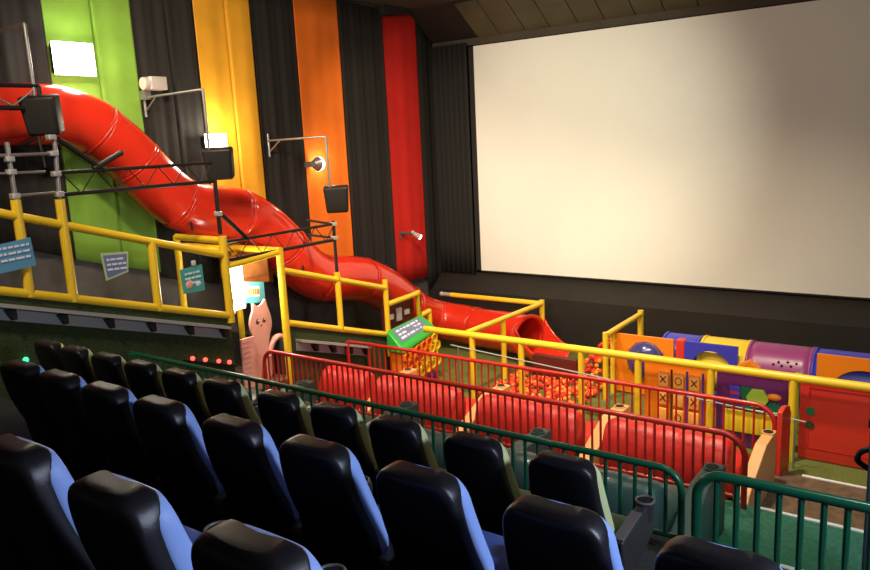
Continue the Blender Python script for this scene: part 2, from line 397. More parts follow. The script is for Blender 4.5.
# ------------------------------------------------------------------ black trusses on posts
def truss(y0,y1,z0,z1,h,label,posts):
    t=thing('truss',label,'truss',(XS,(y0+y1)/2,z1-h))
    Z=lambda y:z0+(z1-z0)*(y-y0)/(y1-y0)
    MB().cyl((XS,y0,Z(y0)),(XS,y1,Z(y1)),.022).build('upper_chord','black_metal',t)
    MB().cyl((XS,y0,Z(y0)-h),(XS,y1,Z(y1)-h),.026).build('lower_chord','black_metal',t)
    n=10; b=MB()
    for k in range(n):
        ya=y0+(y1-y0)*k/n; yb=y0+(y1-y0)*(k+1)/n
        za=Z(ya)-(h if k%2 else 0); zb=Z(yb)-(0 if k%2 else h)
        b.cyl((XS,ya,za),(XS,yb,zb),.008,n=6)
    b.build('webbing','black_metal',t)
    for p in posts:
        MB().cyl(p[0],p[1],p[2]).build('post',p[3],t)
        for z in p[4]: MB().box((XS-.045,p[0][1]-.045,z-.03),(XS+.045,p[0][1]+.045,z+.03),bevel=.01).build('clamp','bracket',t)
    return t
t=truss(4.58,6.70,-.16,-.16,.25,'upper black truss across the green curtain below the slide',
   [((XS,4.52,-.45),(XS,4.56,.26),.026,'steel',[-.40,-.17,.06,.24]),
    ((XS,4.03,-.42),(XS,4.03,.2),.026,'steel',[-.38,-.12,.02]),
    ((XS,6.72,-1.15),(XS,6.72,-.38),.03,'black_metal',[-.86])])
MB().cyl((XS,4.6,.22),(XS,5.12,-.17),.03).build('brace','black_metal',t)
MB().cyl((XS,6.76,-.86),(XS,7.2,-1.28),.03).build('brace','black_metal',t)
MB().cyl((XS,3.1,.06),(XS,4.52,.06),.02).cyl((XS,3.5,-.12),(XS,4.4,-.14),.016).cyl((XS,4.03,-.38),(XS,4.52,-.38),.016).build('cross_bar','steel',t)
MB().cyl((XS,4.98,-.14),(XS,5.36,.03),.032).sph((XS,5.36,.03),.036).build('strut','black_metal',t)
t=truss(6.78,9.02,-1.27,-1.27,.26,'lower black truss running from the doorway over the slide',
   [((XS,9.0,-2.10),(XS,9.0,-1.22),.026,'black_metal',[-1.27,-1.5])])
MB().cyl((XS,9.0,-1.27),(-9.2,9.0,-1.22),.02).cyl((XS,9.0,-1.5),(-9.2,9.0,-1.47),.02).build('return_bar','black_metal',t)
t=thing('truss','black and steel bracket frame over the slide at the left edge','truss',(-8.9,3.9,.4))
MB().cyl((-8.9,3.3,.83),(-8.9,4.62,.83),.025).cyl((-8.9,4.62,.83),(-8.9,4.62,.62),.025).cyl((-8.9,3.3,.6),(-8.9,4.4,.58),.028).build('chord','black_metal',t)
MB().cyl((-8.9,3.9,.82),(-8.9,4.3,.6),.012).cyl((-8.9,4.3,.6),(-8.9,4.6,.82),.012).build('webbing','steel',t)

# ------------------------------------------------------------------ loudspeakers on wall arms
def speaker(y,zarm,zdrop,xd,zs,label,ys,brace=True):
    zs+=.02; ys-=.03
    t=thing('loudspeaker',label,'speaker',(xd,ys,zs-.3),'loudspeakers on wall arms')
    b=MB(); b.cyl((XW+.12,y,zarm-.02),(xd,y,zarm),.018).cyl((XW+.12,y,zarm-.22),(XW+.45,y,zarm),.012)
    b.cyl((XW+.12,y,zarm+.1),(XW+.12,y,zarm-.3),.02); b.build('wall_arm','steel',t)
    MB().cyl((xd,y,zarm),(xd,y,zdrop),.02).build('drop_pole','steel',t)
    R=Matrix.Rotation(math.radians(38),4,'Z')@Matrix.Rotation(math.radians(12),4,'X')
    b=MB(); h=.225;
    o=b
    o.box((-.21,-.10,-h),(.21,.10,h),bevel=.035)
    for v in o.bm.verts:
        k=1-.14*(h-v.co.z)/(2*h); v.co.x*=k
        v.co=Matrix.Translation((xd+.02,ys,zs))@R@v.co
    o.build('cabinet','black_metal',t,bevel=0)
    b=MB(); b.box((-.18,-.112,-h*.86),(.18,-.10,h*.86),bevel=.006)
    for v in b.bm.verts:
        k=1-.14*(h-v.co.z)/(2*h); v.co.x*=k
        v.co=Matrix.Translation((xd+.02,ys,zs))@R@v.co
    b.build('grille','black_cloth',t)
    return t
speaker(4.56,1.51,.62,-8.9,.48,'black loudspeaker hanging in front of the slide, leftmost of three',4.64)
speaker(6.91,.85,-.02,-8.9,-.20,'black loudspeaker in front of the yellow curtain, middle of three',7.08)
speaker(9.29,.15,-.75,-8.9,-.92,'black loudspeaker in front of the orange curtain, rightmost of three',9.45)

# ------------------------------------------------------------------ wall lamps
def flood(y0,y1,z0,z1,label,m='lamp'):
    t=thing('floodlight',label,'lamp',(XW+.25,(y0+y1)/2,z0))
    MB().box((XW+.17,y0+.03,z0+.03),(XW+.294,y1-.03,z1-.03),bevel=.01).build('housing','black_metal',t)
    MB().box((XW+.295,y0,z0),(XW+.31,y1,z1)).build('lens',m,t,smooth=False)
    MB().cyl((XW+.02,(y0+y1)/2,(z0+z1)/2),(XW+.18,(y0+y1)/2,(z0+z1)/2),.03).build('mount','black_metal',t)
flood(5.50,6.08,1.10,1.53,'big square floodlight glowing on the lime green curtain')
flood(7.80,8.22,.02,.27,'floodlight glowing on the yellow curtain behind the middle loudspeaker')
t=thing('wall_lamp','small lit round wall lamp on the orange curtain','lamp',(XW+.3,10.35,-.5))
MB().cyl((XW+.3,10.16,-.33),(XW+.3,10.28,-.33),.06,.14).build('reflector','steel',t)
MB().cyl((XW+.3,10.28,-.33),(XW+.3,10.36,-.33),.14,.12,20).build('lens','lamp_soft',t)
MB().box((XW+.12,10.12,-.38),(XW+.3,10.18,-.28)).build('mount','steel',t,smooth=False)
t=thing('wall_sensor','beige box on a bracket on the black curtain beside the green one','box',(XW+.3,6.9,.9))
MB().box((XW+.22,6.86,.93),(XW+.42,7.13,1.12),bevel=.012).build('housing','white_box',t)
MB().cyl((XW+.32,6.78,1.02),(XW+.32,6.87,1.02),.09,.10).build('front_ring','white_box',t)
MB().box((XW+.12,6.84,.80),(XW+.26,6.94,.93)).build('mount','steel',t,smooth=False)
t=thing('spot_lamp','tiny lit spotlight on a bracket on the red curtain','lamp',(XW+.3,13.1,-2.1))
MB().cyl((XW+.12,12.86,-1.96),(XW+.3,13.1,-2.0),.03).cyl((XW+.12,12.86,-1.96),(XW+.12,12.86,-2.1),.02).build('mount','dark_wall',t)
MB().cyl((XW+.3,13.1,-2.0),(XW+.36,13.22,-2.08),.045,.06).sph((XW+.30,13.08,-1.97),.04).build('housing','white_box',t)
MB().cyl((XW+.36,13.22,-2.08),(XW+.38,13.25,-2.10),.055).build('lens','lamp_tiny',t)
t=thing('door_lamp','very bright lamp beside the teal sign in the yellow doorway','lamp',(-9.1,7.0,-2.2))
MB().box((-9.04,7.10,-2.42),(-8.98,7.16,-1.62)).build('housing','white_box',t,smooth=False)
MB().box((-9.0,7.12,-2.36),(-8.93,7.32,-1.68),bevel=.02).build('lens','lamp',t)

# ------------------------------------------------------------------ signs
def dashes(b,x,y0,y1,z0,z1,rows,skew,th=.004,seed=1):
    rnd=random.Random(seed)
    for r in range(rows):
        z=z1-(z1-z0)*(r+.5)/rows; y=y0
        while y<y1-.03:
            w=min(rnd.uniform(.03,.09),y1-y)
            b.prism([(y,z+skew*(y-y0)-.012),(y+w,z+skew*(y+w-y0)-.012),(y+w,z+skew*(y+w-y0)+.012),(y,z+skew*(y-y0)+.012)],'x',x,x+th); y+=w+.015
def sign(quad,m,label,rows,skew,edge=None,x=XS+.07):
    ys=[q[0] for q in quad]; zs=[q[1] for q in quad]
    t=thing('sign',label,'sign',(x,sum(ys)/4,min(zs)))
    b=MB().prism(quad,'x',x,x+.012); b.build('board',edge or m,t,smooth=False)
    c=(sum(ys)/4,sum(zs)/4)
    if edge:
        MB().prism([(c[0]+(a-c[0])*.86,c[1]+(z-c[1])*.82) for a,z in quad],'x',x+.012,x+.016).build('print_area',m,t,smooth=False)
    b=MB(); dashes(b,x+.017,min(ys)+.06,max(ys)-.05,min(zs)+.10,max(zs)-.06,rows,skew,seed=len(label)); b.build('lettering','white',t,smooth=False)
    return t
sign([(3.55,-.90),(4.09,-.84),(4.11,-1.16),(3.55,-1.20)],'sign_blue','blue sign with white lines of text on the upper yellow rail at the left edge',3,.05)
sign([(4.88,-1.14),(5.24,-1.17),(5.21,-1.42),(4.91,-1.48)],'sign_slate','crooked pale edged sign with white text hanging before the green curtain',3,-.05,'sign_edge')
t=sign([(5.95,-1.52),(6.30,-1.50),(6.31,-1.86),(5.97,-1.85)],'sign_teal','teal sign with a pink picture hanging left of the doorway',3,.03)
MB().sph((XS+.085,6.07,-1.74),.06,sc=(.15,1,1)).build('pink_picture','pink',t)
MB().sph((XS+.085,6.21,-1.75),.045,sc=(.15,1,.8)).build('white_picture','white',t)
MB().box((XS+.06,6.14,-1.50),(XS+.10,6.20,-1.43),bevel=.01).build('clip','white_box',t)
t=thing('sign','aqua sign with a white and orange label above the pink cat','sign',(-8.95,7.4,-2.4))
MB().prism([(7.08,-1.92),(7.72,-2.03),(7.72,-2.36),(7.08,-2.25)],'x',-8.97,-8.95).build('board','sign_aqua',t,smooth=False)
MB().prism([(7.36,-2.04),(7.62,-2.08),(7.62,-2.24),(7.36,-2.20)],'x',-8.95,-8.945).build('label_patch','white',t,smooth=False)
b=MB()
for k in range(5): b.prism([(7.39+.044*k,-2.085-.005*k),(7.42+.044*k,-2.09-.005*k),(7.42+.044*k,-2.18-.005*k),(7.39+.044*k,-2.175-.005*k)],'x',-8.945,-8.94)
b.build('lettering','orange_plastic',t,smooth=False)
t=thing('lit_wall_box','orange brown box standing in for the warmly lit wall behind the doorway','cabinet',(-9.45,7.8,-2.12))  # solid box in place of wall lit by warm light
MB().box((-9.6,7.46,-2.12),(-9.27,8.12,-1.64),bevel=.01).build('body','lit_wall',t)
MB().box((-9.27,7.50,-1.98),(-9.25,8.08,-1.68),bevel=.005).build('lit_front','lit_wall',t)

# pink cat board
t=thing('cat_board','pink cat shaped board standing in the yellow doorway','display board',(-8.85,7.5,-3.55))
X0,X1=-8.90,-8.86
body=[]
cy,cz=7.50,-2.62
pts=[(7.38,-2.42),(7.40,-2.30),(7.47,-2.36),(7.57,-2.35),(7.64,-2.28),(7.67,-2.40),(7.72,-2.55),(7.73,-2.70),(7.68,-2.84),(7.64,-2.98),(7.66,-3.15),(7.66,-3.42),(7.60,-3.55),(7.48,-3.55),(7.45,-3.30),(7.41,-3.55),(7.30,-3.55),(7.28,-3.2),(7.33,-2.95),(7.35,-2.85),(7.31,-2.70),(7.32,-2.55)]
sp=spline([(a,z,0) for a,z in pts+[pts[0]]],4)[:-1]
MB().prism([(p.x,p.y) for p in sp],'x',X0,X1).build('body','pink',t)
tail=spline([(7.62,-3.2,0),(7.72,-3.0,0),(7.86,-2.93,0),(7.98,-3.02,0),(8.0,-3.2,0)],6)
b=MB(); b.tube([(-8.88,p.x,p.y) for p in tail],.05,10); b.build('tail','pink',t)
for y in (7.45,7.58):
    MB().sph((X1,y,-2.60),.035,sc=(.3,1,1.25)).build('eye','ink',t)
    MB().sph((X1+.01,y+.01,-2.585),.010,sc=(.3,1,1)).build('eye_glint','white',t)
MB().sph((X1,7.52,-2.67),.014,sc=(.3,1.4,1)).build('nose','ink',t)
t=thing('height_ruler','pink ladder striped height ruler board left of the cat board','display board',(-8.8,7.15,-3.55))
MB().box((-8.82,7.04,-3.55),(-8.79,7.30,-2.78)).build('board','pink',t,smooth=False)
b=MB()
for k in range(9): b.box((-8.79,7.06,-3.48+.08*k),(-8.785,7.20,-3.465+.08*k))
b.build('ruler_marks','pink_dark',t,smooth=False)

# ------------------------------------------------------------------ honeycomb box
t=thing('honeycomb_box','play box with green sloped lid and orange honeycomb side by the slide','play panel',(-8.33,10.58,-4.45))
XF=-8.15
MB().box((-8.5,10.10,-4.45),(XF-.03,11.06,-3.66),bevel=.02).build('body','orange_plastic',t)
b=MB(); LP=[(-8.52,10.04,-3.70),(XF+.02,10.04,-3.70),(XF+.02,11.12,-3.52),(-8.52,11.12,-3.66),(-8.50,10.06,-3.32),(XF-.0,10.06,-3.63),(XF-.0,11.10,-3.46),(-8.50,11.10,-3.24)]
vs=[b.bm.verts.new(p) for p in LP]
for q in ((0,1,2,3),(4,5,6,7),(0,1,5,4),(1,2,6,5),(2,3,7,6),(3,0,4,7)): b.bm.faces.new([vs[k] for k in q])
b.build('lid','green_plastic',t,bevel=.02)
def onlid(u,v,h=.006):
    a=V(LP[4]).lerp(V(LP[7]),u); c=V(LP[5]).lerp(V(LP[6]),u)
    return a.lerp(c,v)+V((.7,0,.7))*h
def lidquad(b,u0,u1,v0,v1,h):
    q=[(u0,v0),(u1,v0),(u1,v1),(u0,v1)]
    lo=[b.bm.verts.new(onlid(*p,-.004)) for p in q]; hi=[b.bm.verts.new(onlid(*p,h)) for p in q]
    b.bm.faces.new(hi); b.bm.faces.new(lo[::-1])
    for k in range(4): b.bm.faces.new((lo[k],lo[(k+1)%4],hi[(k+1)%4],hi[k]))
b=MB(); lidquad(b,.10,.86,.10,.74,.012); b.build('notice','sign_slate',t,smooth=False)
b=MB()
for r in range(3):
    u=.15
    while u<.75:
        w=random.uniform(.05,.14); lidquad(b,u,min(u+w,.82),.18+.18*r,.27+.18*r,.018); u+=w+.03
b.build('notice_lettering','white',t,smooth=False)
for r_ in range(4):
    for c_ in range(6):
        y=10.16+.168*c_+(.084 if r_%2 else 0); z=-3.79-.150*r_+.03*c_
        if r_==3 and c_<2: continue
        ye=(c_+r_*1.6>=5)
        b=MB(); L=[]
        for rr,x in ((.099,XF-.03),(.094,XF+.03),(.070,XF+.03),(.070,XF+.0)):
            L.append([b.bm.verts.new((x,y+rr*math.sin(k*math.pi/3),z+rr*math.cos(k*math.pi/3))) for k in range(6)])
        for a in range(3):
            for k in range(6): b.bm.faces.new((L[a][k],L[a][(k+1)%6],L[a+1][(k+1)%6],L[a+1][k]))
        b.bm.faces.new(L[3]); cell=b.build('honeycomb_cell','yellow_plastic' if ye else 'orange_plastic',t,smooth=False)
        MB().prism([(y+.064*math.sin(k*math.pi/3),z+.064*math.cos(k*math.pi/3)) for k in range(6)],'x',XF,XF+.008).build('cell_back','amber_plastic' if ye else 'red_board',cell,smooth=False)
for k in range(7):
    y=10.2+.13*k
    MB().cyl((XF+.02,y,-4.45),(XF+.02,y,-4.28),.042).build('peg','purple_plastic' if k>3 else 'yellow_plastic',t)
# small white socket boxes on the wall behind
t=thing('wall_switches','row of three white switch boxes behind the honeycomb box','switch',(-8.75,10.6,-3.2))
b=MB().prism([(10.25,-2.9),(11.15,-2.86),(11.15,-3.9),(10.25,-3.9)],'x',XS-.16,XS-.10); b.build('panel','maroon',t,smooth=False)
for y,h in ((10.42,.05),(10.66,.12),(10.9,.05)):
    MB().box((XS-.10,y-.07,-3.16-h),(XS-.06,y+.07,-3.16+h),bevel=.005).build('switch_box','white_box',t)

# ------------------------------------------------------------------ ball pit and slope between the pens
def mound(i,j):
    u=i/29; v=j/29
    return V((-6.45+1.45*u,11.3+1.9*v,-4.45+.02+.75*math.exp(-((u-.72)/.30)**2-((v-.75)/.32)**2)))
rnd=random.Random(3); b=MB()
def hgt(x,y):
    return -4.42+.62*math.exp(-((x+5.35)/.42)**2-((y-12.7)/.5)**2)
for k in range(1150):
    x=rnd.uniform(-6.9,-5.12); y=rnd.uniform(10.5,13.3)
    h=hgt(x,y)
    if (x<-6.0 and y>12.2) or (-6.7<x<-5.65 and 11.9<y<12.2) or (x>-5.82 and y>13.15): continue
    if rnd.random()< .35 and h<-4.3: continue
    z=rnd.uniform(-4.42,h) if h>-4.35 and rnd.random()<.2 else h
    bmv=bmesh.ops.create_icosphere(b.bm,subdivisions=1,radius=.042)
    for v in bmv['verts']: v.co+=V((x,y,z+.04))
o=b.build('ball_pit_balls','ball'); tag(o,'orange and red play balls heaped between the slide and the orange panel','balls',kind='stuff')
nt=M['ball'].node_tree; bs=nt.nodes['Principled BSDF']
geo=nt.nodes.new('ShaderNodeNewGeometry'); cr=nt.nodes.new('ShaderNodeValToRGB')
cr.color_ramp.interpolation='CONSTANT'
els=cr.color_ramp.elements; els[0].color=(.70,.03,.02,1); els[1].position=.45; els[1].color=(.85,.09,.02,1)
e3=els.new(.8); e3.color=(.9,.33,.04,1)
nt.links.new(geo.outputs['Random Per Island'],cr.inputs[0]); nt.links.new(cr.outputs[0],bs.inputs['Base Color'])
b=MB().prism([(-5.75,-4.44),(-5.12,-4.44),(-5.12,-3.9),(-5.25,-3.92)],'y',13.22,13.4); tag(b.build('soft_wedge','red_vinyl',bevel=.02),'red soft wedge behind the heap of play balls','wedge')
tag(MB().box((-6.62,12.0,-4.44),(-5.72,12.12,-4.02),bevel=.015).build('soft_barrier','maroon'),'dark maroon padded barrier in front of the slide mouth','barrier')

# ------------------------------------------------------------------ play panels behind the front fence
YP=10.50
t=thing('game_panel','orange noughts and crosses panel in the yellow fence','play panel',(-3.42,YP,-4.4))
MB().box((-3.90,YP,-4.44),(-2.95,YP+.04,-3.36),bevel=.012).build('board','orange_plastic',t)
marks={(0,0):'x',(0,1):'o',(0,2):'x',(1,0):'x',(1,2):'x',(2,1):'o'}
for r in range(3):
    for c in range(3):
        cx=-3.60+.225*c; cz=-3.60-.28*r
        tl=MB().box((cx-.075,YP-.05,cz-.115),(cx+.075,YP-.01,cz+.115),bevel=.01).build('game_tile','tile',t)
        k=marks.get((r,c))
        if k=='x':
            b=MB()
            for s in (1,-1): b.box((cx-.065,YP-.056,cz-.008),(cx+.065,YP-.05,cz+.008),rot=Matrix.Rotation(s*math.radians(50),4,'Y'))
            b.build('cross_mark','ink',tl,smooth=False)
        elif k=='o':
            b=MB(); b.tube([(cx+.045*math.cos(a*.3927),YP-.052,cz+.055*math.sin(a*.3927)) for a in range(17)],.007,6,caps=False); b.build('nought_mark','ink',tl)
for x in (-3.49,-3.265,-3.04):
    MB().cyl((x+.01,YP-.03,-4.33),(x+.01,YP-.03,-3.44),.014).build('spindle','blue_plastic' if x>-3.4 else 'ink',t)

t=thing('gear_panel','dark purple panel with lime hexagon gear and orange knob','play panel',(-2.38,YP,-4.4))
MB().box((-2.85,YP,-4.44),(-1.93,YP+.04,-3.37),bevel=.012).build('board','purple_plastic',t)
MB().box((-2.66,YP-.05,-3.74),(-2.52,YP,-3.55),bevel=.01).build('slider_block','blue_plastic',t)
MB().box((-2.65,YP-.06,-3.665),(-2.53,YP-.05,-3.625)).build('slider_mark','red_board',t,smooth=False)
hx=[( -2.29+.15*math.cos(k*math.pi/3), -3.68+.145*math.sin(k*math.pi/3)) for k in range(6)]
MB().prism(hx,'y',YP-.07,YP).build('hexagon_gear','lime_plastic',t,smooth=False,bevel=.008)
def gear(cx,cz,r,m,nt_=9):
    P=[]
    for k in range(nt_*4):
        rr=r if k%4<2 else r*.8; a=2*math.pi*k/(nt_*4); P.append((cx+rr*math.cos(a),cz+rr*math.sin(a)))
    return MB().prism(P,'y',YP-.04,YP).build('gear',m,t,smooth=False)
gear(-2.44,-3.63,.11,'dkgreen_plastic'); gear(-2.08,-3.80,.10,'dkgreen_plastic'); gear(-2.42,-3.80,.08,'dkgreen_plastic')
MB().sph((-2.08,YP-.04,-3.63),.09,sc=(1.05,.5,.55)).build('oval_knob','orange_plastic',t)
MB().box((-2.74,YP-.03,-4.22),(-2.08,YP,-3.90),bevel=.01).build('lower_board','yellow_plastic',t)
MB().cyl((-2.70,YP-.06,-3.85),(-1.98,YP-.06,-3.85),.01).cyl((-2.70,YP-.06,-3.85),(-2.70,YP,-3.85),.01).build('slider_rod','steel',t)

t=thing('peephole_panel','plain red panel with two round peepholes in the yellow fence','play panel',(-1.3,YP,-4.4))
b=MB(); b.box((-1.77,YP,-4.44),(-.78,YP+.04,-3.36),bevel=.015); b.build('board','red_board',t)
b=MB()
for z0,z1,x0,x1 in ((-3.44,-3.425,-1.66,-.86),(-4.28,-4.265,-1.66,-.86)): b.box((x0,YP-.008,z0),(x1,YP,z1))
for x in (-1.66,-.875): b.box((x,YP-.008,-4.28),(x+.015,YP,-3.43))
b.build('raised_border','red_vinyl',t,smooth=False)
for z,m in ((-3.76,'dkgreen_plastic'),(-3.95,'turf_wall')):
    MB().cyl((-1.635,YP-.012,z),(-1.635,YP,z),.055,n=24).build('peephole',m,t)
tag(MB().prism([(9.42,-4.28),(9.95,-4.45),(9.95,-3.62),(9.86,-3.50),(9.62,-3.43),(9.42,-3.45)],'x',-1.83,-1.77).build('gate_board','red_board',bevel=.01),'narrow red gate board with rounded top at the railing end','gate')

# second row: climbing tunnel
YT=11.9
t=thing('bubble_panel','orange panel with a round blue tinted bubble window','play panel',(-4.3,YT,-4.4))
MB().holed(-4.92,-3.93,-4.42,-3.40,-4.40,-3.82,.33,.33,YT,YT+.05).build('board','orange_plastic',t,smooth=False)
b=MB(); b.grid(lambda i,j:V((-4.40+.33*math.cos(2*math.pi*i/32)*math.cos(j*math.pi/2/8*.999),YT+.02-.22*math.sin(j*math.pi/2/8),-3.82+.33*math.sin(2*math.pi*i/32)*math.cos(j*math.pi/2/8*.999))),32,9,True)
b.build('bubble_window','dome',t)
b=MB()
for k in range(12):
    a=k*math.pi/6; b.sph((-4.40+.345*math.cos(a),YT-.005,-3.82+.345*math.sin(a)),.012,8)
b.build('bolts','steel',t)
tag(MB().box((-3.90,YT+.02,-4.44),(-3.76,YT+.2,-3.40),bevel=.015).build('corner_post','red_board'),'red upright post between the orange bubble panel and the blue arch panel','post')
t=thing('arch_panel','blue panel with an arched opening into the tunnel','play panel',(-3.3,YT,-4.4))
MB().holed(-3.75,-2.92,-4.42,-3.40,-3.33,-3.86,.32,.34,YT,YT+.05).build('board','blue_plastic',t,smooth=False)
t=thing('arch_panel','orange panel with a dark round tunnel opening at the right edge','play panel',(-1.2,YT,-4.4))
MB().holed(-1.80,-.42,-4.42,-3.36,-1.18,-3.90,.42,.36,YT,YT+.05).build('board','orange_plastic',t,smooth=False)
def tunnel(x0,x1,r,m,label,n=40,zc=None,holes=()):
    zc=-3.86 if zc is None else zc
    o=MB()
    o.tube([(x0+(x1-x0)*k/8,YT+.50,zc) for k in range(9)],r,n,caps=False)
    t=thing('crawl_tunnel',label,'tunnel',((x0+x1)/2,YT+.5,zc-r))
    o.build('tunnel_shell',m,t,solid=.02)
    for x in (x0+.12,x1-.12): MB().box((x-.03,YT+.25,-4.45),(x+.03,YT+.75,zc-r+.06)).build('stand',m,t,smooth=False)
    for x,a in holes:
        y=YT+.5-(r+.008)*math.cos(a); z=zc+(r+.008)*math.sin(a)
        MB().sph((x,y,z),.022,8).build('air_hole','hole',t)
    for x in (x0,x1):
        MB().tube([(x-.02,YT+.5,zc),(x+.02,YT+.5,zc)],r+.015,n,caps=False).build('rim',m,t,solid=.015)
tunnel(-4.2,-3.62,.42,'blue_plastic','blue section of the crawl tunnel behind the orange bubble panel')
tunnel(-3.56,-2.86,.43,'yellow_plastic','yellow section of the crawl tunnel above the blue arch panel')
tunnel(-2.82,-1.92,.43,'plum_plastic','plum purple section of the crawl tunnel with small air holes',holes=((-2.35,.62),(-2.30,.5),(-2.22,.66),(-2.17,.52),(-2.10,.64),(-2.42,.52)))
tunnel(-1.88,-.6,.43,'blue_plastic','blue section of the crawl tunnel behind the right orange panel')
t=thing('climbing_hold','lime and orange hexagon knob in front of the plum tunnel','knob',(-2.62,11.4,-4.0))
P=[(-2.62+.17*math.cos(k*math.pi/3+.5),-3.60+.16*math.sin(k*math.pi/3+.5)) for k in range(6)]
MB().prism(P,'y',11.3,11.42).build('hexagon','lime_plastic',t,smooth=False,bevel=.01)
MB().prism([P[0],(P[1][0]+.01,P[1][1]+.02),(P[2][0]-.01,P[2][1]+.01),(P[2][0],P[2][1]-.06),(P[1][0]-.02,P[1][1]-.05),(P[0][0]-.01,P[0][1]-.04)],'y',11.27,11.43).build('orange_cap','orange_plastic',t,smooth=False)
MB().cyl((-2.62,11.36,-4.45),(-2.62,11.36,-3.7),.03).build('stem','lime_plastic',t)
t=thing('climbing_hold','small round lime knob right of the plum tunnel','knob',(-1.95,11.4,-4.0))
MB().sph((-1.95,11.36,-3.60),.085).build('knob','lime_plastic',t)
MB().cyl((-1.95,11.36,-4.45),(-1.95,11.36,-3.65),.025).build('stem','lime_plastic',t)

# thin handrail
t=thing('hand_cable','thin pale steel handrail sloping in front of the yellow fence','handrail',(-4,10.1,-4.4))
MB().cyl((-7.15,10.12,-3.43),(-1.62,10.12,-3.78),.010).build('rail','grey_trim',t)
for x,z in ((-7.0,-3.44),(-4.3,-3.61),(-1.75,-3.77)): MB().cyl((x,10.12,z),(x,10.12,-4.45),.012).build('post','steel',t)

# ------------------------------------------------------------------ barred railings
def railing(name,label,x0,x1,y,zt,zb,zf,sp,m,r=.028,rb=.013,curve=.22,curveL=False,low_post=True):
    t=thing(name,label,'railing',((x0+x1)/2,y,zf))
    pts=[]
    cl=curve
    if curveL:
        pts+=[(x0,y,zf)]+[(x0+cl*(1-math.cos(a)),y,zt-cl+cl*math.sin(a)) for a in [k*math.pi/16 for k in range(9)]]
    else: pts+=[(x0,y,zt)]
    if low_post:
        pts+=[(x1-curve+curve*math.sin(a),y,zt-curve+curve*math.cos(a)) for a in [k*math.pi/16 for k in range(9)]]+[(x1,y,zf)]
    else: pts+=[(x1,y,zt)]
    MB().tube(pts,r,12).build('top_rail',m,t)
    MB().cyl((x0,y,zb),(x1,y,zb),r*.75).build('bottom_rail',m,t)
    n=int((x1-x0)/sp); 
    for k in range(1,n):
        x=x0+(x1-x0)*k/n; top=zt
        if curveL and x-x0<cl: top=zt-cl+math.sqrt(max(0,cl*cl-(cl-(x-x0))**2))
        if low_post and x1-x<curve: top=zt-curve+math.sqrt(max(0,curve**2-(curve-(x1-x))**2))
        MB().cyl((x,y,zb),(x,y,top),rb,n=8).build('baluster',m,t)
    return t
railing('green_railing','long dark green barred railing in front of the lime cushioned seats',-8.35,-1.58,5.0,-2.385,-2.90,-2.97,.114,'green_metal',.026,.015,.16)
railing('green_railing','thicker green barred railing at the bottom right beside the aisle',-1.40,.25,4.75,-2.24,-2.85,-2.97,.125,'green_metal',.034,.02,.17,curveL=True,low_post=False)
t=railing('red_railing','front red barred railing behind the teal loungers',-8.44,-1.66,7.15,-2.915,-3.55,-3.65,.097,'red_metal',.03,.014,.22,curveL=True)
t=railing('red_railing','rear red barred railing before the play area floor',-8.46,-1.87,9.5,-3.42,-4.15,-4.28,.12,'red_metal',.03,.014,.24)
MB().cyl((-8.46,9.5,-3.42),(-8.46,8.98,-3.25),.03).cyl((-8.46,8.98,-3.25),(-8.46,8.98,-4.28),.03).cyl((-8.46,9.5,-3.42),(-8.46,9.5,-4.28),.025).build('return_rail','red_metal',t)

# ------------------------------------------------------------------ loungers
def pillow(b,c,size,ch,tilt=0,e=3.2,amp=.05,nu=90,nv=28,off=0):
    R=Matrix.Rotation(tilt,4,'X'); ex=10
    def f(i,j):
        u=-1+2*i/(nu-1); u=max(-.9995,min(.9995,u)); s=(1-abs(u)**ex)**(1/ex); s*= (1-amp)+amp*abs(math.sin(math.pi*ch*(u+1)/2+off))**.8
        a=2*math.pi*j/nv; ca,sa=math.cos(a),math.sin(a)
        p=V((u*size[0]/2, math.copysign(abs(ca)**(2/e),ca)*size[1]/2*s, math.copysign(abs(sa)**(2/e),sa)*size[2]/2*s))
        return V(c)+R@p
    g=b.grid(f,nu,nv,False,True)
    b.bm.faces.new(g[0]); b.bm.faces.new(g[-1][::-1])
def lounger(mt,label,w,group,bh=.80):
    t=thing('padded_lounger',label,'lounger',(0,0,0),group)
    b=MB(); pillow(b,(0,.26,.10+bh/2-.02),(w,.42,bh-.06),5,tilt=math.radians(-11),e=2.4); b.build('backrest',mt,t)
    b=MB(); pillow(b,(0,.82,.20),(w,.95,.40),5,e=3); b.build('seat_cushion',mt,t)
    return t
def console(X,y0,zf,m,label,w,group,ztop,zlow):
    t=thing('console_divider',label,'divider',(X,y0+.6,zf),group)
    MB().prism([(y0-.02,zf),(y0+1.3,zf),(y0+1.3,ztop),(y0+.78,ztop),(y0+.05,zlow-.12),(y0-.02,zlow-.2)],'x',X-w/2,X+w/2).build('side_board',m,t,smooth=False,bevel=.012)
    MB().cyl((X,y0+1.16,ztop-.02),(X,y0+1.16,ztop+.02),.075,n=24).build('cup_collar',m,t)
    MB().cyl((X,y0+1.16,ztop+.018),(X,y0+1.16,ztop+.024),.058,n=24).build('cup_holder','hole',t)
ords=['rightmost','second from the right','third from the right','fourth from the right','fifth from the right']
red0=lounger('red_vinyl','red ribbed lounger behind the front red railing, '+ords[0],1.50,'red loungers')
rx=[-2.80,-4.64,-6.48,-7.85]
for k,x in enumerate(rx):
    o=red0 if k==0 else copy_tree(red0)
    o.location=(x,8.0,-4.28); o['label']='red ribbed lounger between the two red railings, '+ords[k]
    if k==3: o.scale=(.62,1,1)
for k,x in enumerate((-1.86,-3.72,-5.56,-7.30)):
    console(x,7.95,-4.28,'tan','tan divider with a cup hole among the red loungers, '+ords[k],(.13,.18,.18,.18)[k],'tan dividers',-3.62,-3.80)
